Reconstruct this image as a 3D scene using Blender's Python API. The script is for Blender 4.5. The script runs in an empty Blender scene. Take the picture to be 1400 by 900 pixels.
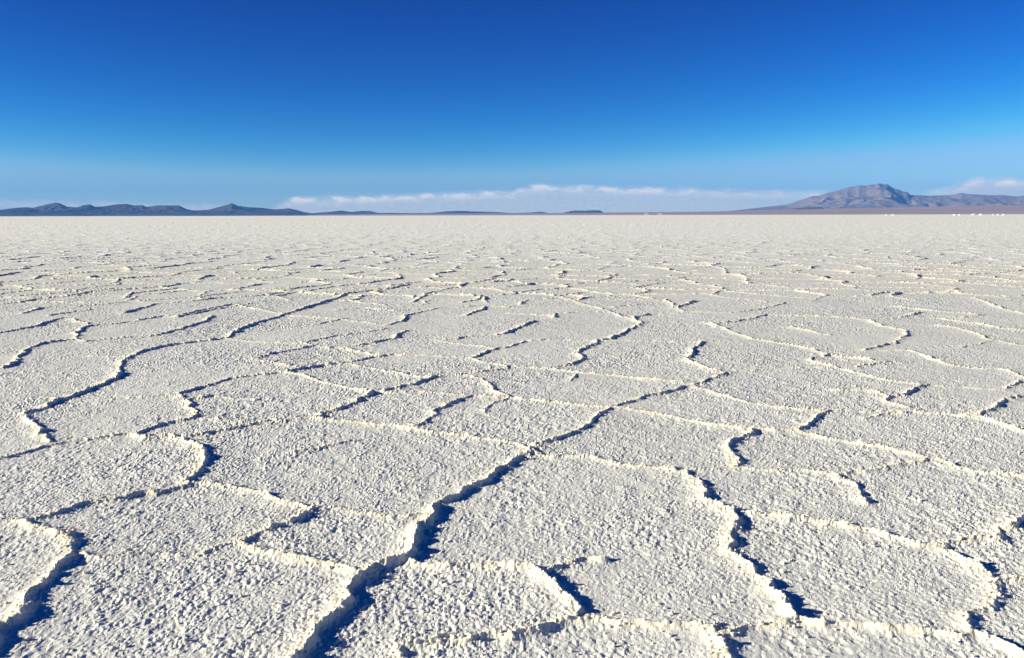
import bpy, math, random
import numpy as np

C = bpy.context.scene
COL = C.collection
R = math.radians

# ------------------------------------------------------------------ camera
PW, PH, FPX = 1400.0, 900.0, 1175.0        # photograph frame and focal length in its pixels
HORIZON, ROLL, EYE = 294.2, math.atan2(3.0, 1400.0), 1.6
PITCH = math.atan((PH / 2 - HORIZON) / FPX)
cam_data = bpy.data.cameras.new('camera')
cam = bpy.data.objects.new('camera', cam_data)
COL.objects.link(cam)
cam_data.sensor_fit = 'HORIZONTAL'
cam_data.sensor_width = 36.0
cam_data.lens = 36.0 * FPX / PW
cam_data.clip_start = 0.05
cam_data.clip_end = 300000.0
cam.location = (0, 0, EYE)
from mathutils import Matrix, Vector
cam.rotation_euler = (Matrix.Rotation(R(90) - PITCH, 3, 'X') @ Matrix.Rotation(-ROLL, 3, 'Z')).to_euler()
C.camera = cam
CAM_M = np.array(cam.rotation_euler.to_matrix())

def ray(px, py):
    v = CAM_M @ np.array([(px - PW / 2) / FPX, -(py - PH / 2) / FPX, -1.0])
    return v / math.hypot(v[0], v[1])      # unit horizontal length

def ground(px, py):
    v = ray(px, py)
    k = -EYE / v[2]
    return v[0] * k, v[1] * k

# ------------------------------------------------------------------ light
SUN_EL, SUN_AZ = R(18.5), R(257.0)         # azimuth clockwise from +Y: the sun stands to the left, a little behind
to_sun = Vector((math.sin(SUN_AZ) * math.cos(SUN_EL), math.cos(SUN_AZ) * math.cos(SUN_EL), math.sin(SUN_EL)))
sd = bpy.data.lights.new('sun', 'SUN')
sd.energy = 5.0
sd.angle = R(0.5)
sd.color = (1.0, 0.935, 0.70)
sun = bpy.data.objects.new('sun', sd)
COL.objects.link(sun)
sun.rotation_euler = to_sun.to_track_quat('Z', 'Y').to_euler()

C.view_settings.view_transform = 'Standard'
C.view_settings.look = 'None'
C.view_settings.exposure = 0.97
C.view_settings.gamma = 1.0
C.render.engine = 'CYCLES'
C.cycles.max_bounces = 6
C.cycles.diffuse_bounces = 3
C.cycles.volume_bounces = 0

# ------------------------------------------------------------------ sky
class NT:
    """small helper to write node trees"""
    def __init__(self, tree):
        self.t = tree
        self.t.nodes.clear()
    def n(self, kind, **kw):
        nd = self.t.nodes.new(kind)
        for k, v in kw.items():
            setattr(nd, k, v)
        return nd
    def l(self, a, b):
        self.t.links.new(a, b)
    def val(self, sock, v):
        if hasattr(v, 'is_output') or isinstance(v, bpy.types.NodeSocket):
            self.l(v, sock)
        else:
            sock.default_value = v
    def m(self, op, a, b=None, c=None, clamp=False):
        nd = self.n('ShaderNodeMath', operation=op, use_clamp=clamp)
        for i, v in enumerate((a, b, c)):
            if v is not None:
                self.val(nd.inputs[i], v)
        return nd.outputs[0]
    def noise(self, vec, scale, detail=4, rough=0.5, dim='3D'):
        nd = self.n('ShaderNodeTexNoise', noise_dimensions=dim)
        if vec is not None:
            self.l(vec, nd.inputs['Vector'])
        nd.inputs['Scale'].default_value = scale
        nd.inputs['Detail'].default_value = detail
        nd.inputs['Roughness'].default_value = rough
        return nd.outputs['Fac']
    def smooth(self, v, a, b, lo=0.0, hi=1.0):
        nd = self.n('ShaderNodeMapRange', interpolation_type='SMOOTHSTEP')
        self.val(nd.inputs['Value'], v)
        for k, x in zip(('From Min', 'From Max', 'To Min', 'To Max'), (a, b, lo, hi)):
            self.val(nd.inputs[k], x)
        return nd.outputs[0]
    def mix(self, f, a, b):
        nd = self.n('ShaderNodeMix', data_type='RGBA')
        self.val(nd.inputs[0], f)
        for i, v in ((6, a), (7, b)):
            if isinstance(v, tuple):
                v = (*v, 1.0)
            self.val(nd.inputs[i], v)
        return nd.outputs[2]

world = bpy.data.worlds.new('World')
C.world = world
world.use_nodes = True
w = NT(world.node_tree)
sky = w.n('ShaderNodeTexSky', sky_type='NISHITA')
sky.sun_disc = False
sky.sun_elevation = SUN_EL
sky.sun_rotation = SUN_AZ
sky.altitude = 3650.0
sky.air_density = 1.0
sky.dust_density = 0.2
sky.ozone_density = 2.5
hsv = w.n('ShaderNodeHueSaturation')
hsv.inputs['Saturation'].default_value = 1.18
w.l(sky.outputs[0], hsv.inputs['Color'])
tc = w.n('ShaderNodeTexCoord')
sep = w.n('ShaderNodeSeparateXYZ')
w.l(tc.outputs['Generated'], sep.inputs[0])
az = w.m('MULTIPLY', w.m('ARCTAN2', sep.outputs[0], sep.outputs[1]), 180 / math.pi)   # degrees right of the view axis
el = w.m('MULTIPLY', w.m('ARCSINE', sep.outputs[2]), 180 / math.pi)
cv = w.n('ShaderNodeCombineXYZ')
w.l(az, cv.inputs[0])
w.l(w.m('MULTIPLY', el, 2.2), cv.inputs[1])
lump = w.noise(cv.outputs[0], 0.75, 5, 0.55)
fine = w.noise(cv.outputs[0], 2.6, 4, 0.6)
# top of the distant cloud banks against azimuth (degrees), elsewhere a low bank goes on
crv = w.n('ShaderNodeFloatCurve')
pts = [(-180, 1.0), (-60, 0.9), (-32, .95), (-24, .85), (-18, .7), (-15.2, .55), (-14.3, 1.18), (-10, 1.25), (-6, 1.42), (-2, 1.55), (0.8, 1.6), (1.3, 1.98),
       (2.2, 1.98), (6, 1.85), (12, 1.7), (18, 1.5), (24, 1.2), (26.2, 1.5), (28.3, 2.1), (29.5, 2.0), (33, 1.9), (45, 1.2), (180, 1.0)]
cm = crv.mapping.curves[0]
def cx(a): return (a + 180) / 360
cm.points[0].location = (cx(pts[0][0]), pts[0][1] / 3)
cm.points[1].location = (cx(pts[-1][0]), pts[-1][1] / 3)
for a, e in pts[1:-1]:
    cm.points.new(cx(a), e / 3)
for p in cm.points:
    p.handle_type = 'VECTOR'
crv.mapping.update()
w.l(w.m('ADD', w.m('DIVIDE', az, 360.0), 0.5), crv.inputs['Value'])
top = w.m('MULTIPLY', crv.outputs[0], 3.0)
top = w.m('ADD', top, w.m('ADD', w.m('MULTIPLY', w.m('SUBTRACT', lump, 0.5), 0.36), w.m('MULTIPLY', w.m('SUBTRACT', fine, 0.5), 0.14)))
depth = w.m('SUBTRACT', top, el)
body = w.smooth(depth, -0.18, 0.30)
rim = w.m('MULTIPLY', w.m('MULTIPLY', w.smooth(depth, 0.75, 0.02), body), w.smooth(lump, 0.30, 0.60))       # the bright sunlit tops of the bank
bank = w.m('MULTIPLY', w.smooth(az, -16.5, -13.5), w.smooth(az, 30.0, 12.0))
bank2 = w.smooth(az, 25.0, 27.5)
den = w.m('ADD', w.m('MULTIPLY', bank, 0.85), w.m('MULTIPLY', bank2, 0.95), clamp=True)
den = w.m('ADD', den, w.m('MULTIPLY', w.smooth(az, -13.0, -22.0), 0.45), clamp=True)
wisp = w.m('MULTIPLY', w.smooth(fine, 0.42, 0.70), 0.45)
den = w.m('MULTIPLY', w.m('MULTIPLY', den, body), w.m('ADD', 0.74, wisp))
den = w.m('ADD', den, w.m('MULTIPLY', w.m('MULTIPLY', rim, w.m('ADD', bank, bank2)), w.m('MULTIPLY', w.smooth(lump, 0.38, 0.66), 0.5)), clamp=True)
cloudcol = w.mix(rim, (8.6, 8.3, 7.0), (14.0, 12.3, 9.4))
# deepen the thin high-altitude air: each channel follows its own power of the sky model
sc_ = w.n('ShaderNodeSeparateColor')
w.l(hsv.outputs['Color'], sc_.inputs[0])
cc_ = w.n('ShaderNodeCombineColor')
for i_, (ex_, gain_) in enumerate(((4.2, 21.0), (2.45, 2.05), (1.65, 1.22))):
    deep = w.m('MULTIPLY', w.m('POWER', w.m('MULTIPLY', sc_.outputs[i_], 0.1306), ex_), gain_ / 0.1306)
    w.l(w.m('SMOOTH_MIN', deep, w.m('MULTIPLY', sc_.outputs[i_], (0.93, 1.03, 1.1)[i_]), (0.9, 0.3, 0.3)[i_]), cc_.inputs[i_])
mixed = w.mix(den, cc_.outputs[0], cloudcol)
bg = w.n('ShaderNodeBackground')
bg.inputs['Strength'].default_value = 0.0625
w.l(mixed, bg.inputs['Color'])
wo = w.n('ShaderNodeOutputWorld')
w.l(bg.outputs[0], wo.inputs['Surface'])

# ------------------------------------------------------------------ helpers
rng = np.random.default_rng(7)
random.seed(7)

def _hash(ix, iy, seed):
    h = (ix.astype(np.uint32) * np.uint32(374761393) + iy.astype(np.uint32) * np.uint32(668265263) + np.uint32((seed * 2246822519) & 0xffffffff))
    h ^= h >> np.uint32(13)
    h *= np.uint32(1274126177)
    h ^= h >> np.uint32(16)
    return h
def _h01(ix, iy, seed):
    return (_hash(ix, iy, seed) & np.uint32(0xffff)).astype(np.float32) / 65535.0

def gnoise(x, y, seed=0):
    """value noise with smooth interpolation, about -1..1"""
    fx, fy = np.floor(x), np.floor(y)
    ix, iy = fx.astype(np.int64), fy.astype(np.int64)
    u, v = (x - fx).astype(np.float32), (y - fy).astype(np.float32)
    u2, v2 = u * u * (3 - 2 * u), v * v * (3 - 2 * v)
    a, b = _h01(ix, iy, seed), _h01(ix + 1, iy, seed)
    c, d = _h01(ix, iy + 1, seed), _h01(ix + 1, iy + 1, seed)
    return ((a + (b - a) * u2) + ((c + (d - c) * u2) - (a + (b - a) * u2)) * v2) * 2 - 1

def fbm(x, y, octs, seed=0, gain=0.5):
    s, a, t = 0, 1.0, 0
    for o in range(octs):
        s = s + a * gnoise(x * 2 ** o + 17.3 * o, y * 2 ** o - 9.1 * o, seed + o)
        t += a
        a *= gain
    return s / t

def lumps(x, y, seed):
    """pebbled relief 0..1: domes packed on a jittered grid"""
    fx, fy = np.floor(x).astype(np.int64), np.floor(y).astype(np.int64)
    best = np.zeros(x.shape, np.float32)
    for i in (-1, 0, 1):
        for j in (-1, 0, 1):
            cx_, cy_ = fx + i, fy + j
            px = cx_ + _h01(cx_, cy_, seed)
            py = cy_ + _h01(cx_, cy_, seed + 1)
            rr = 0.45 + 0.5 * _h01(cx_, cy_, seed + 2)
            q = 1 - ((x - px) ** 2 + (y - py) ** 2) / (rr * rr)
            hgt = np.sqrt(np.maximum(q, 0)) * rr
            np.maximum(best, hgt.astype(np.float32), out=best)
    return best

def mesh_np(name, verts, quads, mat, smooth=False):
    me = bpy.data.meshes.new(name)
    n, k = len(quads), quads.shape[1]
    me.vertices.add(len(verts))
    me.vertices.foreach_set('co', np.ascontiguousarray(verts, np.float32).ravel())
    me.loops.add(n * k)
    me.loops.foreach_set('vertex_index', np.ascontiguousarray(quads, np.int32).ravel())
    me.polygons.add(n)
    me.polygons.foreach_set('loop_start', np.arange(0, n * k, k, dtype=np.int32))
    me.polygons.foreach_set('use_smooth', np.full(n, smooth, bool))
    me.update(calc_edges=True)
    me.materials.append(mat)
    return me

def link(name, me, parent=None, label=None, cat=None, group=None, kind=None):
    o = bpy.data.objects.new(name, me)
    COL.objects.link(o)
    if parent: o.parent = parent
    if label: o['label'] = label
    if cat: o['category'] = cat
    if group: o['group'] = group
    if kind: o['kind'] = kind
    return o

def new_mat(name):
    m = bpy.data.materials.new(name)
    m.use_nodes = True
    t = NT(m.node_tree)
    b = t.n('ShaderNodeBsdfPrincipled')
    out = t.n('ShaderNodeOutputMaterial')
    t.l(b.outputs[0], out.inputs['Surface'])
    b.inputs['Specular IOR Level'].default_value = 0.15
    return m, t, b

# ------------------------------------------------------------------ materials
def salt_material(name, base, stain, crumb=None):
    m, t, b = new_mat(name)
    pos = t.n('ShaderNodeNewGeometry').outputs['Position']
    big = t.noise(pos, 0.35, 4, 0.55)
    mid = t.noise(pos, 3.0, 5, 0.6)
    fine_ = t.noise(pos, 60.0, 3, 0.6)
    col = t.mix(t.smooth(mid, 0.52, 0.78), base, stain)
    col = t.mix(t.m('MULTIPLY', t.smooth(big, 0.4, 0.75), 0.35), col, tuple(x * 1.06 for x in base))
    col = t.mix(t.m('MULTIPLY', t.smooth(fine_, 0.55, 0.8), 0.35), col, stain)
    grey = t.noise(pos, 0.9, 3, 0.5)                    # faint damp grey patches, and plates that differ a little
    col = t.mix(t.m('MULTIPLY', t.smooth(grey, 0.52, 0.72), 0.30), col, tuple(x * y for x, y in zip(base, (0.86, 0.87, 0.89))))
    sy = t.n('ShaderNodeSeparateXYZ')                  # colour lightened with distance, painting in sunlit grain seen at a grazing angle
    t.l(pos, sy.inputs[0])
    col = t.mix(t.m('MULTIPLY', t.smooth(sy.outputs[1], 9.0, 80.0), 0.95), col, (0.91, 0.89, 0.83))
    if crumb:                                          # broken crest: plain crust colour shows between the painted sunlit cream
        col = t.mix(t.m('MULTIPLY', t.smooth(t.noise(pos, 22.0, 4, 0.65), 0.46, 0.62), 0.8), col, crumb)
    rnd = t.n('ShaderNodeObjectInfo').outputs['Random']
    col = t.mix(t.m('MULTIPLY', rnd, 0.5), col, tuple(x * 0.92 for x in base))
    t.l(col, b.inputs['Base Color'])
    b.inputs['Roughness'].default_value = 0.85
    bump = t.n('ShaderNodeBump')
    bump.inputs['Strength'].default_value = 1.0
    bump.inputs['Distance'].default_value = 0.004
    g = t.m('ADD', t.noise(pos, 42.0, 4, 0.65), t.m('MULTIPLY', t.noise(pos, 150.0, 2, 0.6), 0.35))
    t.l(g, bump.inputs['Height'])
    t.l(bump.outputs[0], b.inputs['Normal'])
    return m

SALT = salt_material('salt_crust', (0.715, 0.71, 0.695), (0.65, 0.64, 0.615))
CREST = salt_material('salt_crest', (0.79, 0.735, 0.62), (0.66, 0.57, 0.45), (0.70, 0.68, 0.63))  # cream of sun-facing slopes painted into the crest colour

def far_salt_material():
    m, t, b = new_mat('far_salt')
    pos = t.n('ShaderNodeNewGeometry').outputs['Position']
    n1 = t.noise(pos, 0.02, 5, 0.6)
    b.inputs['Roughness'].default_value = 0.9
    t.l(t.mix(t.smooth(n1, 0.4, 0.7), (0.89, 0.87, 0.82), (0.85, 0.825, 0.77)), b.inputs['Base Color'])  # lighter than the near crust: far sunlit brightness put into the colour
    bump = t.n('ShaderNodeBump')
    bump.inputs['Strength'].default_value = 1.0
    bump.inputs['Distance'].default_value = 0.05
    t.l(t.noise(pos, 4.0, 6, 0.7), bump.inputs['Height'])
    t.l(bump.outputs[0], b.inputs['Normal'])
    return m
FAR = far_salt_material()

def rock_material(name, a, bcol, c, scale):
    m, t, b = new_mat(name)
    pos = t.n('ShaderNodeNewGeometry').outputs['Position']
    n1 = t.noise(pos, scale, 6, 0.62)
    n2 = t.noise(pos, scale * 4.3, 5, 0.6)
    col = t.mix(t.smooth(n1, 0.35, 0.65), a, bcol)
    col = t.mix(t.smooth(n2, 0.5, 0.72), col, c)
    t.l(col, b.inputs['Base Color'])
    b.inputs['Roughness'].default_value = 0.95
    return m

# ------------------------------------------------------------------ the pressure ridges of the salt, read off as courses on the ground
# (strength, points in photograph pixels -> unprojected on to the ground plane)
LINES = [
 (1.0, [(560,389),(530,396),(500,399),(470,403),(465,407),(430,418),(392,430),(350,442),(330,450),(312,463),(270,468),(232,473),(200,480),(178,489),(166,500),(161,516),(140,525),(118,534),(98,543),(78,552),(55,561),(39,567),(43,578),(57,591),(68,605)]),
 (.7, [(-60,640),(0,627),(36,620),(71,609),(111,604),(143,600),(179,596),(214,585),(240,577),(268,572)]),
 (.8, [(268,572),(275,566),(262,558),(259,551),(266,547),(286,545)]),
 (.25,[(286,545),(314,545),(357,548)]),
 (.35,[(259,553),(246,541)]),
 (.75,[(246,541),(279,530),(311,520),(357,514),(389,511),(414,505),(464,498),(500,492),(536,487)]),
 (.25,[(60,545),(143,548),(200,545),(246,541)]),
 (.5, [(389,511),(421,516),(450,525),(479,533),(505,538)]),
 (1.0,[(508,536),(500,545),(486,552),(461,561),(434,572)]),
 (.6, [(505,538),(540,538),(586,538),(643,543),(700,546),(754,552),(800,555),(833,558)]),
 (.7, [(508,538),(535,535),(564,528),(593,518),(636,514),(664,510),(696,504)]),
 (.5, [(312,464),(357,468),(411,470),(446,474),(480,479),(511,485),(536,487),(575,487),(611,489),(639,489),(664,496),(696,503)]),
 (.6, [(696,503),(754,505),(790,510),(825,513),(880,519),(945,526)]),
 (.3, [(411,470),(457,460),(500,455),(530,450)]),
 (.7, [(350,491),(375,484),(405,479),(432,473)]),
 (.45,[(350,491),(375,496),(404,503),(393,511)]),
 (.35,[(450,497),(480,499),(514,504),(557,514),(593,518)]),
 (.5, [(636,514),(650,518),(664,523),(679,536),(700,546)]),
 (.5, [(564,585),(586,579),(589,564),(611,555),(643,544)]),
 (.3, [(657,564),(670,556),(696,547)]),
 (.25,[(779,523),(793,514)]),
 (.7, [(434,573),(470,577),(521,582),(560,588),(593,593),(630,597),(664,602),(700,608),(727,615)]),
 (.3, [(268,572),(304,575),(339,579)]),
 (.7, [(250,598),(279,595),(321,586),(350,580),(375,577),(434,572)]),
 (1.0,[(179,596),(205,600),(234,598),(257,607),(276,618),(284,630),(280,645),(264,660)]),
 (.75,[(266,663),(214,675),(179,682),(143,686),(110,694),(70,706),(29,721)]),
 (1.15,[(-70,724),(-20,716),(29,721),(54,729),(82,738),(98,750),(96,766),(75,788),(36,827),(7,858),(-10,885),(-60,935)]),
 (.6, [(266,663),(300,668),(325,671),(357,676),(393,686),(432,695)]),
 (.9, [(432,695),(425,701),(393,718),(357,732),(335,742)]),
 (.55,[(432,693),(454,693),(480,697),(504,704),(532,707),(560,708),(582,706)]),
 (1.25,[(727,615),(721,625),(682,648),(650,667),(620,686),(586,707),(572,734),(562,756),(556,768)]),
 (1.25,[(556,768),(525,780),(502,795),(486,815),(455,845),(432,866),(420,890),(400,950)]),
 (.7, [(335,742),(375,756),(429,768),(464,777),(492,790)]),
 (.28,[(335,742),(279,757),(221,761),(179,764),(125,764),(98,756)]),
 (.65,[(556,768),(593,774),(629,779),(700,778),(729,783),(750,795),(768,813),(779,831),(790,849)]),
 (.5, [(748,788),(755,781),(771,775),(800,767),(826,765)]),
 (.7, [(545,910),(560,890),(600,881),(650,879),(700,869),(740,863),(790,849)]),
 (.75,[(790,849),(830,851),(861,853),(900,857),(945,857),(980,862),(994,875),(998,905),(1010,950)]),
 (.6, [(994,872),(1010,869),(1036,864),(1061,856),(1082,847)]),
 (.6, [(1082,848),(1114,854),(1168,861),(1221,866),(1275,870),(1310,873),(1335,868)]),
 (1.1,[(940,648),(957,666),(971,686),(1000,701),(1007,716),(998,740),(990,754),(1018,774),(1043,795),(1061,820),(1073,838),(1081,848)]),
 (.7, [(727,615),(736,624),(754,628),(807,628),(843,637),(896,643),(940,648)]),
 (1.1,[(729,613),(754,605),(786,593),(814,575),(833,560)]),
 (.75,[(833,558),(848,553),(879,545),(914,537),(946,530)]),
 (.8, [(946,528),(971,520),(1002,511)]),
 (.65,[(833,558),(870,561),(900,566),(954,577),(1021,587),(1089,592),(1150,604),(1221,616),(1270,629),(1293,636),(1329,648),(1400,657),(1490,672)]),
 (.6, [(946,530),(975,539),(1007,547),(1050,555),(1090,559),(1125,563)]),
 (.95,[(1129,563),(1114,575),(1089,591)]),
 (.3, [(1125,563),(1180,563),(1243,562)]),
 (.55,[(1243,562),(1300,567),(1338,571),(1375,582),(1400,591),(1480,610)]),
 (1.0,[(1030,591),(1018,600),(1000,609),(999,622),(1008,638)]),
 (.45,[(940,648),(971,643),(1018,640),(1061,645),(1100,645),(1139,651),(1160,659),(1177,677),(1183,690)]),
 (.5, [(1268,630),(1257,634),(1214,643),(1186,647),(1145,652)]),
 (.7, [(1000,703),(1018,705),(1036,708),(1079,713),(1150,720),(1204,731),(1250,743),(1286,748),(1304,762),(1329,777),(1357,793),(1370,806),(1361,824),(1343,838),(1316,846)]),
 (.8, [(1316,846),(1325,856),(1346,870),(1375,888),(1405,902),(1450,925)]),
 (.75,[(1460,700),(1396,715),(1375,727),(1357,741),(1330,746),(1290,749)]),
 (.7, [(1370,804),(1400,798),(1470,790)]),
 (.95,[(958,468),(948,480),(943,495),(964,504),(989,511),(1002,512)]),
 (.25,[(958,469),(1000,467),(1043,466),(1086,472)]),
 (.6, [(960,442),(975,443),(1000,453),(1018,461),(1050,468),(1086,473),(1114,480),(1132,486),(1186,493),(1204,498)]),
 (.7, [(1130,486),(1110,491),(1118,499),(1142,503)]),
 (.4, [(1002,512),(1043,507),(1100,505),(1140,504),(1171,503),(1204,498),(1229,496)]),
 (.55,[(1142,503),(1171,511),(1207,520),(1257,527),(1268,529)]),
 (.8, [(1268,529),(1255,533),(1239,540),(1217,547)]),
 (.4, [(1140,534),(1186,535),(1211,543),(1221,553),(1245,559)]),
 (.35,[(1243,564),(1207,566),(1186,573)]),
 (.45,[(1268,529),(1318,532),(1375,535)]),
 (.7, [(1460,515),(1400,523),(1375,534)]),
 (.9, [(1470,533),(1396,545),(1364,557),(1338,571)]),
 (.55,[(1214,480),(1243,480),(1264,486),(1271,491),(1293,498),(1329,504),(1379,506),(1400,518),(1440,522)]),
 (.85,[(1180,480),(1214,473),(1232,467),(1243,459),(1236,452),(1205,447),(1187,438),(1140,433),(1080,432)]),
 (.35,[(1187,438),(1230,435),(1252,428)]),
 (.5, [(1285,446),(1315,451),(1330,456),(1357,466),(1400,474),(1450,485)]),
 (.3, [(1310,477),(1340,470),(1357,467)]),
 (.9, [(890,430),(872,433),(866,437),(878,442),(854,455),(845,461),(818,468),(808,474),(786,484),(802,492),(780,499),(752,504)]),
 (.3, [(890,430),(914,429),(960,431)]),
 (.7, [(645,490),(679,478),(700,475),(721,468),(746,466)]),
 (.3, [(746,466),(811,467),(880,467),(955,469)]),
 (.7, [(612,466),(640,462),(690,458),(700,454),(715,446),(732,440)]),
 (.4, [(600,466),(621,470),(650,473),(679,478)]),
 (.9, [(105,465),(104,456),(115,449),(125,446),(160,443),(190,440)]),
 (.55,[(190,439),(205,436),(225,433),(245,434),(280,426),(310,421),(345,416)]),
 (.85,[(5,504),(20,497),(30,485),(50,473),(62,469),(105,465),(120,467),(160,463),(215,459),(240,452),(265,445),(282,440),(290,433)]),
 (.6, [(-30,460),(0,456),(50,447),(75,439),(92,435)]),
 (.7, [(169,429),(195,422),(212,417),(260,413),(300,408)]),
 (.35,[(437,444),(472,436)]),
 (.85,[(530,445),(548,440),(555,433),(563,430)]),
 (.8, [(475,475),(510,470),(540,463),(548,455),(556,452)]),
 (.75,[(565,413),(575,408),(583,402),(600,399)]),
 (.6, [(632,414),(653,411),(660,405)]),
 (.75,[(638,432),(652,426),(663,421),(700,420)]),
 (.75,[(755,435),(760,430),(790,428),(832,426)]),
 (.65,[(975,443),(1005,441),(1027,436),(1048,431)]),
 (.5, [(1024,425),(1050,421),(1074,415)]),
 (.35,[(765,405),(790,414),(832,425)]),
 (.6, [(712,417),(720,411),(755,409)]),
 (.3, [(-40,515),(0,513),(36,510),(64,508)]),
 (.3, [(405,620),(440,614),(482,604)]),
 (.3, [(120,487),(178,489)]),
 (0.45, [(0,397),(95,390)]),
 (0.5, [(-20,408),(0,407),(95,400),(160,395)]),
 (0.5, [(-20,414),(0,412),(65,408),(160,401)]),
 (0.7, [(35,429),(55,422),(110,419),(170,414)]),
 (0.5, [(68,432),(125,424)]),
 (0.9, [(173,408),(180,401),(245,395)]),
 (0.5, [(190,412),(265,407),(332,399)]),
 (0.75, [(250,431),(278,424),(318,417)]),
 (0.6, [(180,384),(265,381)]),
 (0.4, [(350,396),(400,394)]),
 (0.6, [(375,406),(437,396),(455,392),(495,388)]),
 (0.4, [(460,424),(505,420)]),
 (0.45, [(505,421),(545,425),(600,421),(645,419)]),
 (0.6, [(545,395),(585,392),(635,389),(675,382)]),
 (0.45, [(400,432),(457,436),(520,444)]),
 (0.75, [(700,401),(742,396)]),
 (0.75, [(765,405),(797,400)]),
 (0.45, [(840,420),(872,417)]),
 (0.45, [(847,410),(910,410),(935,426)]),
 (0.65, [(865,394),(907,387)]),
 (0.8, [(922,421),(952,412)]),
 (0.5, [(700,429),(755,432)]),
 (0.5, [(1082,447),(1135,459)]),
 (0.7, [(1190,405),(1215,400)]),
 (0.5, [(1222,419),(1290,426),(1337,430)]),
 (0.8, [(1245,431),(1257,428)]),
 (0.55, [(1280,435),(1325,441),(1372,450),(1420,456)]),
 (0.5, [(1330,407),(1372,422),(1410,432)]),
 (0.55, [(1317,435),(1345,431)]),
 (0.45, [(935,426),(1000,428),(1024,425)]),
 (0.4, [(832,426),(866,437)]),
 (0.45, [(1048,431),(1120,432)]),
 (0.4, [(563,430),(600,421)]),
 (0.4, [(320,417),(392,430)]),
 (0.4, [(92,435),(125,446)]),
 (0.4, [(225,433),(250,431)]),
]
LINES_W = [(s, [ground(x, y) for x, y in pts_]) for s, pts_ in LINES]

# ------------------------------------------------------------------ crust relief on a graded sheet
def rows():
    y, out = 0.9, []
    while y < 620:
        out.append(y)
        fp = 0.86 * (y * y + 2.56) / 1375.0
        if y < 2.7: st = 0.013
        elif y < 40: st = min(fp, 0.0041 * y)
        elif y < 120: st = 0.012 * y
        else: st = 0.05 * y
        y += st
    return np.array(out)
ROWS = rows()
dense = np.arange(-0.665, 0.6651, 0.00127)
side = 0.665 + np.cumsum(0.0014 * 1.085 ** np.arange(54))
TS = np.concatenate([-side[::-1], dense, side])
NR, NC = len(ROWS), len(TS)
CC = 1.2
Y = np.repeat(ROWS[:, None], NC, 1)
X = TS[None, :] * (Y + CC)
STEP = np.gradient(ROWS)[:, None]

wx = X + 0.030 * gnoise(X / .22, Y / .22, 1) + 0.026 * gnoise(X / .085, Y / .085, 2)
wy = Y + 0.030 * gnoise(X / .22, Y / .22, 3) + 0.026 * gnoise(X / .085, Y / .085, 4)

WR = np.maximum(0.0235, 0.60 * STEP) * np.ones_like(X)
prof = np.zeros_like(X)                 # ridge profile 0..~1.5
near = np.full(X.shape, 0.9)            # distance to the nearest real ridge
rid = np.full(X.shape, -1, np.int64)
REACH = 0.75
for li, (s, P) in enumerate(LINES_W):
    s = s ** 0.62
    for (ax, ay), (bx, by) in zip(P[:-1], P[1:]):
        r0, r1 = np.searchsorted(ROWS, (min(ay, by) - REACH, max(ay, by) + REACH))
        if r1 <= r0: continue
        ylo, yhi = ROWS[r0], ROWS[min(r1, NR - 1)]
        tx = [(min(ax, bx) - REACH) / (ylo + CC), (min(ax, bx) - REACH) / (yhi + CC), (max(ax, bx) + REACH) / (ylo + CC), (max(ax, bx) + REACH) / (yhi + CC)]
        c0, c1 = np.searchsorted(TS, (min(tx), max(tx)))
        if c1 <= c0: continue
        S = np.s_[r0:r1, c0:c1]
        qx, qy = wx[S] - ax, wy[S] - ay
        dx, dy = bx - ax, by - ay
        L2 = dx * dx + dy * dy + 1e-9
        k = np.clip((qx * dx + qy * dy) / L2, 0, 1)
        ex, ey = qx - k * dx, qy - k * dy
        d = np.hypot(ex, ey)
        lee = np.clip(ex / (d + 1e-6), -1, 1)               # +1 on the side away from the sun
        wid = WR[S] * (0.75 + 0.35 * s) * (0.98 - 0.34 * lee)
        p = s * np.exp(-(d / wid) ** 1.12)
        up = p > prof[S]
        prof[S] = np.where(up, p, prof[S])
        nd = d + (0.10 if s < 0.33 else 0.0)
        rid[S] = np.where((nd < near[S]), li, rid[S])
        near[S] = np.minimum(nd, near[S])

# beyond the plates near enough to follow one by one the same crust goes on, broken on a jittered net
CELL = 1.55
rv = 0
def voronoi(qx, qy):
    gx, gy = qx / CELL, qy / CELL
    fx, fy = np.floor(gx).astype(np.int64), np.floor(gy).astype(np.int64)
    f1 = np.full(qx.shape, 9e9); bx = np.zeros(qx.shape); by = np.zeros(qx.shape); bi = np.zeros(qx.shape, np.int64)
    for i in range(-2, 3):
        for j in range(-2, 3):
            sx, sy = fx + i, fy + j
            px = sx + 0.08 + 0.84 * _h01(sx, sy, 51); py = sy + 0.08 + 0.84 * _h01(sx, sy, 52)
            d = (gx - px) ** 2 + (gy - py) ** 2
            u = d < f1
            f1 = np.where(u, d, f1); bx = np.where(u, px, bx); by = np.where(u, py, by)
            bi = np.where(u, (sx + 4096) * 8192 + sy + 4096, bi)
    ed = np.full(qx.shape, 9.0); ej = np.zeros(qx.shape, np.int64); ex = np.zeros(qx.shape)
    for i in range(-2, 3):
        for j in range(-2, 3):
            sx, sy = fx + i, fy + j
            px = sx + 0.08 + 0.84 * _h01(sx, sy, 51); py = sy + 0.08 + 0.84 * _h01(sx, sy, 52)
            jj = (sx + 4096) * 8192 + sy + 4096
            L = np.hypot(px - bx, py - by) + 1e-9
            d = ((gx - px) ** 2 + (gy - py) ** 2 - (gx - bx) ** 2 - (gy - by) ** 2) / (2 * L)
            d = np.where(jj == bi, 9.0, d)
            u = d < ed
            ed = np.where(u, d, ed); ej = np.where(u, jj, ej); ex = np.where(u, (bx - px) / L, ex)
    lo, hi = np.minimum(bi, ej), np.maximum(bi, ej)
    return ed * CELL, lo, hi, ex
XV, YV = X[rv:], Y[rv:]
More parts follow.
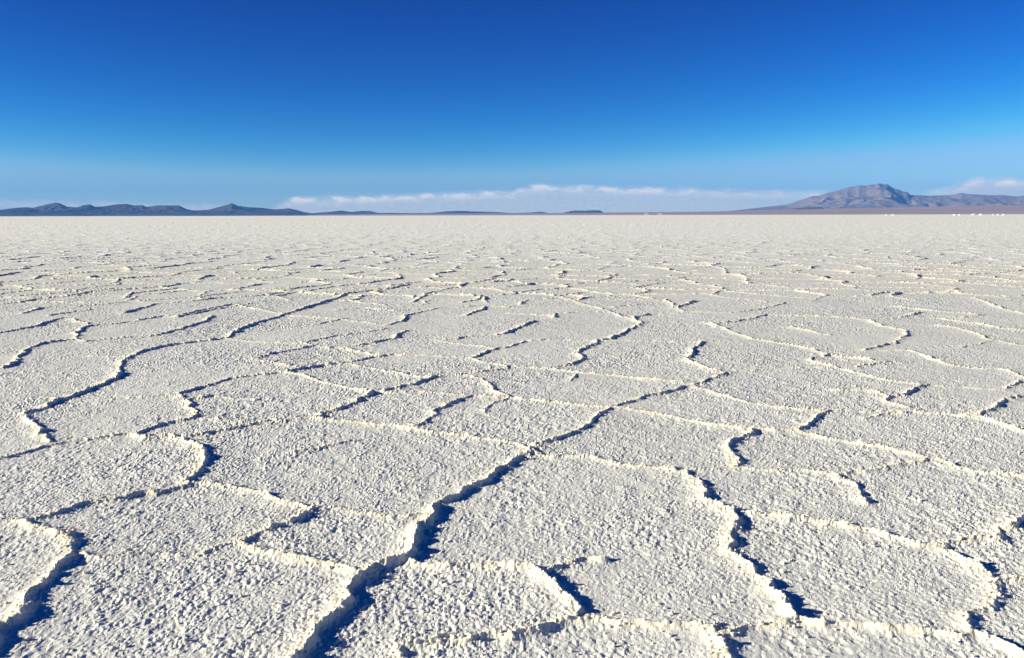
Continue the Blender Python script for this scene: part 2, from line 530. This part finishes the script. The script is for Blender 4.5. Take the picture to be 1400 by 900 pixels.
qx = wx[rv:] + 0.16 * gnoise(XV / .9, YV / .9, 11) + 0.06 * gnoise(XV / .3, YV / .3, 12)
qy = wy[rv:] + 0.16 * gnoise(XV / .9, YV / .9, 13) + 0.06 * gnoise(XV / .3, YV / .3, 14)
vd, lo, hi, lee = voronoi(qx, qy)
vs = 0.55 + 0.85 * _h01(lo, hi, 61) ** 1.3
edge = 16.6 + 1.4 * gnoise(XV / 2.2, YV / 2.2, 15)
wv = np.clip((YV - edge + 1.2) / 1.6, 0, 1)
outx = np.clip((np.abs(XV) - (0.63 * YV + 0.22)) / 0.3, 0, 1)
outx = np.maximum(outx, np.clip((2.72 - YV) / 0.25, 0, 1))
wv = np.maximum(wv, outx)
wv = np.where(prof[rv:] > 0.05, wv * np.clip((YV - 18.0) / 2, 0.0, 1), wv)
wid = WR[rv:] * (0.75 + 0.35 * vs) * (0.98 - 0.34 * np.clip(lee, -1, 1))
pv = vs * wv * np.exp(-(vd / wid) ** 1.12)
nv = vd + (1 - wv) * 2 + np.where(vs < 0.3, 0.1, 0)
vid = 1000 + (lo * np.int64(67108864) + hi)
cl = nv < near[rv:]
rid[rv:] = np.where(cl, vid, rid[rv:])
near[rv:] = np.minimum(near[rv:], nv)
prof[rv:] = np.maximum(prof[rv:], pv)

def fade(lam):
    """drop detail finer than the sheet can carry"""
    return np.clip((lam / np.maximum(STEP, 0.0011 * Y) - 0.1) / 0.9, 0, 1)

rough = np.clip(0.72 + 0.75 * fbm(X / 1.1, Y / 1.4, 3, 71), 0.15, 1.5)     # smoother and rougher patches
st = 1.35                                                                # grain drawn out along the wind
g1 = lumps(X / .019, Y / (.019 * st), 81)
g2 = lumps(X / .0105, Y / (.0105 * st), 84)
g3 = lumps(X / .0145, Y / (.0145 * st), 131)
gm = gnoise(X / .075, Y / .10, 87)
spot = 0.35 + 1.1 * np.clip(0.5 + 0.9 * gnoise(X / .06, Y / .08, 89), 0, 1)
gf = gnoise(X / .012, Y / .014, 88)
cr = np.clip(0.82 + 0.75 * np.maximum(gnoise(X / .07, Y / .07, 90), -.4) + 0.4 * gnoise(X / .04, Y / .04, 91) + 0.2 * gnoise(X / .021, Y / .021, 92), 0.1, 2.0)
longv = 0.85 + 0.35 * gnoise(X / .45, Y / .45, 93)
near_far = np.clip((30 - Y) / 18, 0, 1)
cr = near_far * cr + (1 - near_far)
HR = 0.0275
cr = np.maximum(cr, 0.45)
Z = HR * (1 + 0.4 * np.clip((Y - 9) / 10, 0, 1)) * prof * longv * (0.45 + 0.55 * cr)
Z += 0.005 * np.exp(-near / 0.16) * np.clip(near_far + .3, 0, 1)          # the plates lift a little to their rims
Z += 0.007 * gnoise(X / 1.3, Y / 1.3, 95) + 0.003 * gnoise(X / .37, Y / .37, 96)
rimr = 1 + 0.65 * np.clip(prof * 1.6, 0, 1)
Z += rough * rimr * (0.0034 * g1 * spot * fade(.05) + 0.0085 * np.clip(g3 - 0.50, 0, 1) * spot * fade(.04) + 0.0030 * g2 * fade(.03) + 0.0028 * gm * fade(.1) + 0.0014 * gf * fade(.03))
pit = np.clip(lumps(X / .034, Y / (.034 * st), 101) - 0.52, 0, 0.3) * np.clip(0.4 + gnoise(X / .35, Y / .5, 104), 0, 1)
Z -= 0.014 * pit * fade(.06) * np.clip(1 - 2 * prof, 0, 1)          # small dissolved hollows
farg = np.clip((Y - 5) / 8, 0, 1)
Z += farg * rough * (0.0011 + 0.00002 * np.minimum(Y, 40)) * rng.standard_normal(Z.shape)      # grain too fine for the sheet to resolve
Z = Z.astype(np.float32)

# ------------------------------------------------------------------ which plate each patch of crust belongs to (persistence watershed)
r_end = int(np.searchsorted(ROWS, 31.0))
SUB = 3
cA = int(np.searchsorted(TS, -0.70)); cB = int(np.searchsorted(TS, 0.70))
ri = np.arange(0, r_end, SUB); ci = np.arange(cA, cB, SUB)
D = near[np.ix_(ri, ci)]
h_, w_ = D.shape
flat = D.ravel()
order = np.argsort(-flat, kind='stable').tolist()
fl = flat.tolist()
par = [-1] * len(fl)
def find(a):
    while par[a] != a:
        par[a] = par[par[a]]
        a = par[a]
    return a
for p in order:
    d = fl[p]
    y_, x_ = divmod(p, w_)
    roots = []
    for q, ok in ((p - 1, x_ > 0), (p + 1, x_ < w_ - 1), (p - w_, y_ > 0), (p + w_, y_ < h_ - 1)):
        if ok and par[q] >= 0:
            r_ = find(q)
            if r_ not in roots: roots.append(r_)
    if not roots:
        par[p] = p
        continue
    best = max(roots, key=lambda r_: fl[r_])
    par[p] = best
    for r_ in roots:
        if r_ != best and fl[r_] - d < 0.38 * fl[r_] + 0.03:
            par[r_] = best
lab = np.array([find(i) for i in range(len(fl))]).reshape(h_, w_)
_, lab = np.unique(lab, return_inverse=True)
lab = lab.reshape(h_, w_)

plate = np.full((NR - 1, NC - 1), -1, np.int64)
rr_ = np.minimum(np.arange(r_end) // SUB, h_ - 1); cc_ = np.minimum(np.arange(cB - cA) // SUB, w_ - 1)
plate[:r_end, cA:cB] = lab[np.ix_(rr_, cc_)]
profc = np.maximum(np.maximum(prof[:-1, :-1], prof[1:, 1:]), np.maximum(prof[1:, :-1], prof[:-1, 1:]))
isr = (profc > 0.25) & (plate >= 0)
ridge = np.where(isr, rid[:-1, :-1], -1)

# on-screen size of a face, to choose the pieces that show largest
yc = 0.5 * (ROWS[1:] + ROWS[:-1])
scr = (FPX * EYE * np.diff(ROWS) / (yc ** 2))[:, None] * (FPX * (yc + CC) / yc)[:, None] * np.diff(TS)[None, :]
vis = (np.abs(X[:-1, :-1]) < 0.64 * Y[:-1, :-1] + 0.1) & (Y[:-1, :-1] > 2.8)
scr = scr * vis

def ranked(ids, limit, least):
    u, inv = np.unique(ids[ids >= 0], return_inverse=True)
    area = np.bincount(inv, weights=scr[ids >= 0])
    keep = [k for k in np.argsort(-area)[:limit] if area[k] > least]
    return [u[k] for k in keep]
ridge_ids = ranked(ridge, 290, 45)
plate_ids = ranked(np.where(np.isin(ridge, ridge_ids), -1, plate), 290, 60)

code = np.zeros(plate.shape, np.int64)                # 0: the rest of the crust
for k, pid in enumerate(plate_ids): pass
lut = np.zeros(plate.max() + 2, np.int64)
for k, pid in enumerate(plate_ids): lut[pid] = k + 1
code = np.where(plate >= 0, lut[np.maximum(plate, 0)], 0)
rsel = np.isin(ridge, ridge_ids)
srt = np.argsort(ridge_ids)
rs = np.array(ridge_ids)[srt]
code = np.where(rsel, 1001 + srt[np.clip(np.searchsorted(rs, ridge), 0, len(rs) - 1)], code)

verts = np.stack([X, Y, Z], -1).reshape(-1, 3)
i0 = (np.arange(NR - 1)[:, None] * NC + np.arange(NC - 1)[None, :])
quads = np.stack([i0, i0 + 1, i0 + NC + 1, i0 + NC], -1).reshape(-1, 4)
fc = code.ravel()
so = np.argsort(fc, kind='stable')
cuts = np.flatnonzero(np.diff(fc[so])) + 1
groups = np.split(so, cuts)

# the flat itself: one sheet to the horizon, just below the crust
nang = 128
rads = np.array([0.0, 1, 3, 8, 20, 60, 200, 600, 2000, 5000, 9000, 13000, 16000, 18500, 20500])
ang = np.linspace(0, 2 * math.pi, nang, endpoint=False)
gv = [(0, 0, -0.10)] + [(r_ * math.cos(a), r_ * math.sin(a), -0.10) for r_ in rads[1:] for a in ang]
me = bpy.data.meshes.new('salt_flat')
gf_ = [(0, 1 + i, 1 + (i + 1) % nang) for i in range(nang)]
for k in range(len(rads) - 2):
    a0, b0 = 1 + k * nang, 1 + (k + 1) * nang
    gf_ += [(a0 + i, b0 + i, b0 + (i + 1) % nang, a0 + (i + 1) % nang) for i in range(nang)]
me.from_pydata(gv, [], gf_)
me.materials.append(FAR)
flat_o = link('salt_flat', me, label='flat white salt pan broken into polygonal plates, reaching to the horizon', cat='salt flat', kind='structure')

def piece(name, idx, mat, kind=None):
    q = quads[idx]
    u, inv = np.unique(q, return_inverse=True)
    me_ = mesh_np(name, verts[u], inv.reshape(-1, 4), mat)
    if mat is SALT:                       # small rims that stay with their plate still have the painted sunlit cream of a crest
        me_.materials.append(CREST)
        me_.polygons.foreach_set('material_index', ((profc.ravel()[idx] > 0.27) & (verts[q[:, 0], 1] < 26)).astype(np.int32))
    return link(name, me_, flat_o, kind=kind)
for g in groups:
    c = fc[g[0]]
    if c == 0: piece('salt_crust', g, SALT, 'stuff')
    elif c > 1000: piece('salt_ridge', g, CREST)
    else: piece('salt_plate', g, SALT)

# ------------------------------------------------------------------ loose crumbs of salt on the near crust
def ico():
    t = (1 + 5 ** .5) / 2
    v = np.array([(-1,t,0),(1,t,0),(-1,-t,0),(1,-t,0),(0,-1,t),(0,1,t),(0,-1,-t),(0,1,-t),(t,0,-1),(t,0,1),(-t,0,-1),(-t,0,1)], float)
    v /= np.linalg.norm(v[0])
    f = np.array([(0,11,5),(0,5,1),(0,1,7),(0,7,10),(0,10,11),(1,5,9),(5,11,4),(11,10,2),(10,7,6),(7,1,8),(3,9,4),(3,4,2),(3,2,6),(3,6,8),(3,8,9),(4,9,5),(2,4,11),(6,2,10),(8,6,7),(9,8,1)])
    return v, f
IV, IF = ico()
ra, rb = np.searchsorted(ROWS, (2.0, 7.0))
NCR = 6500
cy = rng.integers(ra, rb, NCR * 3); cxx = rng.integers(60, NC - 60, NCR * 3)
pr = 0.16 + np.clip(prof[cy, cxx], 0, 1) * 0.9 + 0.4 * np.clip(rough[cy, cxx] - 0.8, 0, 1)
sel = np.flatnonzero(rng.random(NCR * 3) < pr)[:NCR]
cy, cxx = cy[sel], cxx[sel]
n = len(sel)
rad = 0.0025 + 0.0075 * rng.random(n) ** 3 + 0.004 * np.clip(prof[cy, cxx], 0, 1)
V = IV[None] * (1 + 0.35 * (rng.random((n, 12, 1)) - .5)) * rad[:, None, None] * (0.7 + 0.6 * rng.random((n, 1, 3)))
rot = rng.random(n) * 6.28
cs, sn = np.cos(rot)[:, None], np.sin(rot)[:, None]
V = np.stack([V[..., 0] * cs - V[..., 1] * sn, V[..., 0] * sn + V[..., 1] * cs, V[..., 2]], -1)
V += np.stack([X[cy, cxx], Y[cy, cxx], Z[cy, cxx] + 0.25 * rad], -1)[:, None, :]
F = IF[None] + (np.arange(n) * 12)[:, None, None]
link('salt_crumbs', mesh_np('salt_crumbs', V.reshape(-1, 3), F.reshape(-1, 3), CREST), flat_o, kind='stuff')

# ------------------------------------------------------------------ hills, mountain and shore far off
def terrain(name, skyline, dist, front, back, mat, seed, label, cat, cut=0.45, lam=900.0, power=1.0, base=-2.0, nd=46, du=3.0):
    """a real ridge of hills: the crest follows the skyline at that distance, spurs and gullies run down both sides"""
    dist, front, back, lam = dist * .7, front * .7, back * .7, lam * .7
    xs = np.array([p[0] for p in skyline], float); ys = np.array([p[1] for p in skyline], float)
    u = np.arange(xs[0], xs[-1] + .1, du)
    sk = np.interp(u, xs, ys)
    dirs = np.array([ray(a, b) for a, b in zip(u, sk)])
    H = EYE + dirs[:, 2] * dist - base
    v = np.concatenate([np.linspace(-1, 0, nd), np.linspace(0, 1, nd // 2)[1:]])
    U, Vv = np.meshgrid(np.arange(len(u)), v, indexing='ij')
    along = dist + np.where(Vv < 0, Vv * front, Vv * back)
    PX = dirs[U, 0] * along; PY = dirs[U, 1] * along
    a = np.abs(Vv)
    shape = (1 - a) ** power * (1 - 0.15 * np.sin(a * math.pi))
    rid1 = 1 - np.abs(fbm(PX / lam + .25 * fbm(PX / lam, PY / lam, 2, seed + 9), PY / (lam * 1.5), 5, seed))
    rid2 = fbm(PX / (lam * .35), PY / (lam * .4), 4, seed + 20)
    carve = np.clip(a * 4.5, 0, 1) * (1 - a * .35)
    Hs = np.convolve(np.pad(H, 40, mode='edge'), np.hanning(81) / np.hanning(81).sum(), mode='same')[40:-40]
    kb = np.clip(a * 3.2, 0, 1)
    kb = kb * kb * (3 - 2 * kb)
    Hw = np.interp(U + 26 / du * a * fbm(PX / (lam * .5), PY / (lam * .5), 3, seed + 40), np.arange(len(u)), H)
    z = (Hw * (1 - kb) + Hs[U] * kb) * shape * (1 - cut * carve * (1 - rid1) * 1.6 + 0.22 * cut * carve * rid2)
    z = np.maximum(z, 0) + base
    nu, nv_ = U.shape
    vv = np.stack([PX, PY, z], -1).reshape(-1, 3)
    k0 = (np.arange(nu - 1)[:, None] * nv_ + np.arange(nv_ - 1)[None, :])
    q = np.stack([k0, k0 + nv_, k0 + nv_ + 1, k0 + 1], -1).reshape(-1, 4)
    return link(name, mesh_np(name, vv, q, mat, False), label=label, cat=cat, kind='structure')

ROCK_DARK = rock_material('dark_hill_rock', (0.034, 0.032, 0.034), (0.115, 0.095, 0.085), (0.024, 0.024, 0.027), 0.0022)  # the lighter second tone paints in sunlit patches on the hills
ROCK_WARM = rock_material('mountain_rock', (0.21, 0.165, 0.165), (0.27, 0.21, 0.205), (0.12, 0.10, 0.11), 0.0016)
PLAIN = rock_material('shore_earth', (0.42, 0.28, 0.20), (0.47, 0.33, 0.245), (0.33, 0.22, 0.165), 0.0023)

left_sky = [(-900,294),(-760,290),(-640,287),(-560,288.5),(-470,284),(-400,286.5),(-330,282.5),(-250,285.5),(-160,287),(-90,284),(-40,286),(0,287),(25,284),(37,283.5),(45,284.3),(60,280.5),(75,277.3),(82,278),(92,283),(105,283.5),(113,281),(122,279.3),(131,283),(140,282.5),(160,279.5),(173,278.8),(182,281),(195,280.6),(200,283),(215,281),(245,281),(255,286),(265,288),(285,287),(300,283),(310,280.5),(317,278),(325,281.5),(340,283.5),(355,284),(375,286.5),(395,285),(405,287),(415,290),(428,292),(436,294.5)]
terrain('hills', left_sky, 15000, 2200, 2600, ROCK_DARK, 301, 'low dark blue chain of jagged hills at the left of the horizon', 'hills', cut=.95, lam=520, du=1.5)
mid_sky = [(405,293.5),(430,291.5),(450,289.8),(467,288),(480,290),(495,288.3),(505,288.6),(517,291.3),(535,291.2),(560,291.6),(590,291.3),(610,289),(630,288.4),(650,289.3),(675,290),(700,291.5),(720,291),(740,289.6),(750,291.5),(765,292.4),(780,293)]
terrain('hills', mid_sky, 19000, 2000, 2500, ROCK_DARK, 331, 'faint string of very low blue hills along the middle of the horizon', 'hills', cut=.4, lam=700, du=2)
blue_sky = [(764,293.2),(772,290.5),(780,288.6),(788,287.8),(800,288.2),(810,287.4),(820,287.8),(824,290),(829,292.8)]
terrain('low_hill', blue_sky, 15500, 900, 900, ROCK_DARK, 341, 'small flat-topped dark blue hill standing alone right of the horizon middle', 'hill', cut=.4, lam=300, du=1)
mount_sky = [(960,291.5),(1000,288.5),(1030,285),(1050,282.6),(1075,280),(1090,275),(1100,272),(1110,268.6),(1120,267.5),(1130,264),(1140,262.3),(1150,259.5),(1160,256),(1168,255.3),(1175,253.4),(1184,254.2),(1190,252.6),(1196,252.6),(1202,250.6),(1208,252),(1213,251.8),(1216,254),(1222,258),(1228,259),(1234,262),(1240,262.6),(1245,267),(1256,266.8),(1270,268),(1285,267.3),(1300,266.8),(1308,265.2),(1315,264),(1322,265.5),(1335,266),(1350,267),(1370,266.8),(1390,269),(1400,267.5),(1430,266),(1460,269),(1500,271),(1580,275),(1650,273),(1740,279),(1840,284),(1950,291)]
terrain('mountain', mount_sky, 21000, 5200, 5200, ROCK_WARM, 361, 'broad purple brown mountain with shaded gullies rising at the right of the horizon', 'mountain', cut=.92, lam=1050, power=1.25, nd=90, du=1.2)
dark_sky = [(1076,288.5),(1084,285.8),(1096,284),(1106,283.4),(1118,283.2),(1124,284),(1128,286.5),(1132,288.6)]
terrain('low_hill', dark_sky, 14500, 600, 700, ROCK_DARK, 371, 'long low dark hill in front of the purple mountain foot', 'hill', cut=.4, lam=260, du=1, base=20.0)
plain_sky = [(420,293.7),(560,292.4),(700,291.8),(800,291.2),(860,290.4),(950,289.6),(1000,288.8),(1060,287),(1120,285.6),(1180,284.8),(1240,283.4),(1300,282),(1400,280.5),(1500,281),(1700,283),(1850,288),(1960,292)]
terrain('shore_plain', plain_sky, 14500, 3000, 4500, PLAIN, 381, 'brown strip of dry shore land between the salt and the mountain', 'shore', cut=.16, lam=1800, power=0.8, du=4)

# white heaps and pale houses at the far rim of the salt
HEAP = new_mat('heap_salt')[0]
HEAP.node_tree.nodes['Principled BSDF'].inputs['Base Color'].default_value = (0.70, 0.68, 0.65, 1)
def heap(px, wpx, hpx, label, seed, dist=1500.0):
    d = ray(px, HORIZON)
    r_ = random.Random(seed)
    wr, hh = wpx * .8 / FPX * dist / 2, hpx * .62 / FPX * dist + 0.1
    vs_, fs = [], []
    nr, na = 6, 20
    for i in range(nr):
        k = i / (nr - 1)
        for j in range(na):
            a = 2 * math.pi * j / na
            q = 1 + .18 * math.sin(a * 2 + seed) + .1 * math.sin(a * 5 + 2 * seed)
            rr = wr * (1 - k) * q + wr * .08
            vs_.append((rr * math.cos(a), rr * math.sin(a) * .8, hh * (1 - (1 - k) ** 1.4) + (r_.random() - .5) * .1 * hh * (0 < i < nr - 1)))
    for i in range(nr - 1):
        for j in range(na):
            fs.append((i * na + j, i * na + (j + 1) % na, (i + 1) * na + (j + 1) % na, (i + 1) * na + j))
    fs.append(tuple((nr - 1) * na + j for j in range(na)))
    m_ = bpy.data.meshes.new('salt_heap')
    m_.from_pydata(vs_, [], fs)
    m_.materials.append(HEAP)
    o = link('salt_heap', m_, label=label, cat='salt heap', group='white salt heaps along the far rim of the flat')
    o.location = (d[0] * dist, d[1] * dist, -0.12)
for px, wp, hp, lb in [
    (1212.5, 5, 2.2, 'tiny white salt heap at the rim below the mountain top, left of a pair'),
    (1221.5, 7, 2.4, 'tiny white salt heap at the rim below the mountain top, right of a pair'),
    (1305, 6, 2.2, 'small white salt heap just left of a thin white one on the far rim'),
    (1311.5, 3, 2.2, 'thin white salt heap between a small one and the large heap'),
    (1332, 12, 3.0, 'largest white salt heap on the far rim at the right'),
    (1341, 7, 2.8, 'white salt heap leaning against the right side of the largest heap'),
    (1358, 3.5, 2.4, 'narrow white salt heap right of the largest heap, after a gap'),
    (1365, 5, 2.2, 'low white salt heap second from the right end of the row'),
    (1372, 5, 2.4, 'rightmost white salt heap on the far rim')]:
    heap(px, wp, hp, lb, int(px))

WALL = new_mat('pale_wall')[0]
WALL.node_tree.nodes['Principled BSDF'].inputs['Base Color'].default_value = (0.42, 0.38, 0.36, 1)
ROOF = new_mat('tin_roof')[0]
ROOF.node_tree.nodes['Principled BSDF'].inputs['Base Color'].default_value = (0.36, 0.33, 0.33, 1)
def house(px, wpx, hpx, label, dist=6600.0):
    d = ray(px, HORIZON)
    L, H = wpx / FPX * dist, hpx / FPX * dist
    o = link('building', None, label=label, cat='building', group='pale buildings on the far shore')
    o.location = (d[0] * dist, d[1] * dist, 4.0)
    o.rotation_euler = (0, 0, -math.atan2(d[0], d[1]))
    a, b, hw = L / 2, L / 3, H * .65
    m_ = bpy.data.meshes.new('wall')
    m_.from_pydata([(-a,-b,-6),(a,-b,-6),(a,b,-6),(-a,b,-6),(-a,-b,hw),(a,-b,hw),(a,b,hw),(-a,b,hw),(-a,0,H*.97),(a,0,H*.97)], [],
                   [(0,1,5,4),(1,2,6,9,5),(2,3,7,6),(3,0,4,8,7)])
    m_.materials.append(WALL)
    link('wall', m_, o)
    e = L * .03
    m_ = bpy.data.meshes.new('roof')
    m_.from_pydata([(-a-e,-b-e,hw-e*.3),(a+e,-b-e,hw-e*.3),(a+e,0,H),(-a-e,0,H),(a+e,b+e,hw-e*.3),(-a-e,b+e,hw-e*.3),
                    (-a-e,-b-e,hw+e*.3),(a+e,-b-e,hw+e*.3),(a+e,0,H+e*.6),(-a-e,0,H+e*.6),(a+e,b+e,hw+e*.3),(-a-e,b+e,hw+e*.3)], [],
                   [(0,3,2,1),(3,5,4,2),(6,7,8,9),(9,8,10,11),(0,1,7,6),(4,5,11,10),(1,2,8,7),(2,4,10,8),(3,0,6,9),(5,3,9,11)])
    m_.materials.append(ROOF)
    link('roof', m_, o)
house(883.5, 5, 2.6, 'pale building on the brown shore, the brighter and left one of two')
house(902, 6, 2.2, 'pale building on the brown shore, the fainter and right one of two')

# ------------------------------------------------------------------ air
HZ = new_mat('haze_air')[0]
t = NT(HZ.node_tree)
pv_ = t.n('ShaderNodeVolumePrincipled')
pv_.inputs['Color'].default_value = (0.11, 0.38, 1.0, 1)
pv_.inputs['Density'].default_value = 5.0e-5
out = t.n('ShaderNodeOutputMaterial')
t.l(pv_.outputs[0], out.inputs['Volume'])
hb = bpy.data.meshes.new('haze')
b_ = 20700.0
zt, zb = 640.0, -4.0
hv = [(-b_,-b_,zb),(b_,-b_,zb),(b_,b_,zb),(-b_,b_,zb),(-b_,-b_,zt),(b_,-b_,zt),(b_,b_,zt),(-b_,b_,zt)]
hb.from_pydata(hv, [], [(0,3,2,1),(4,5,6,7),(0,1,5,4),(1,2,6,5),(2,3,7,6),(3,0,4,7)])
hb.materials.append(HZ)
link('haze', hb, label='thin blue air over the whole salt flat', cat='haze', kind='stuff')
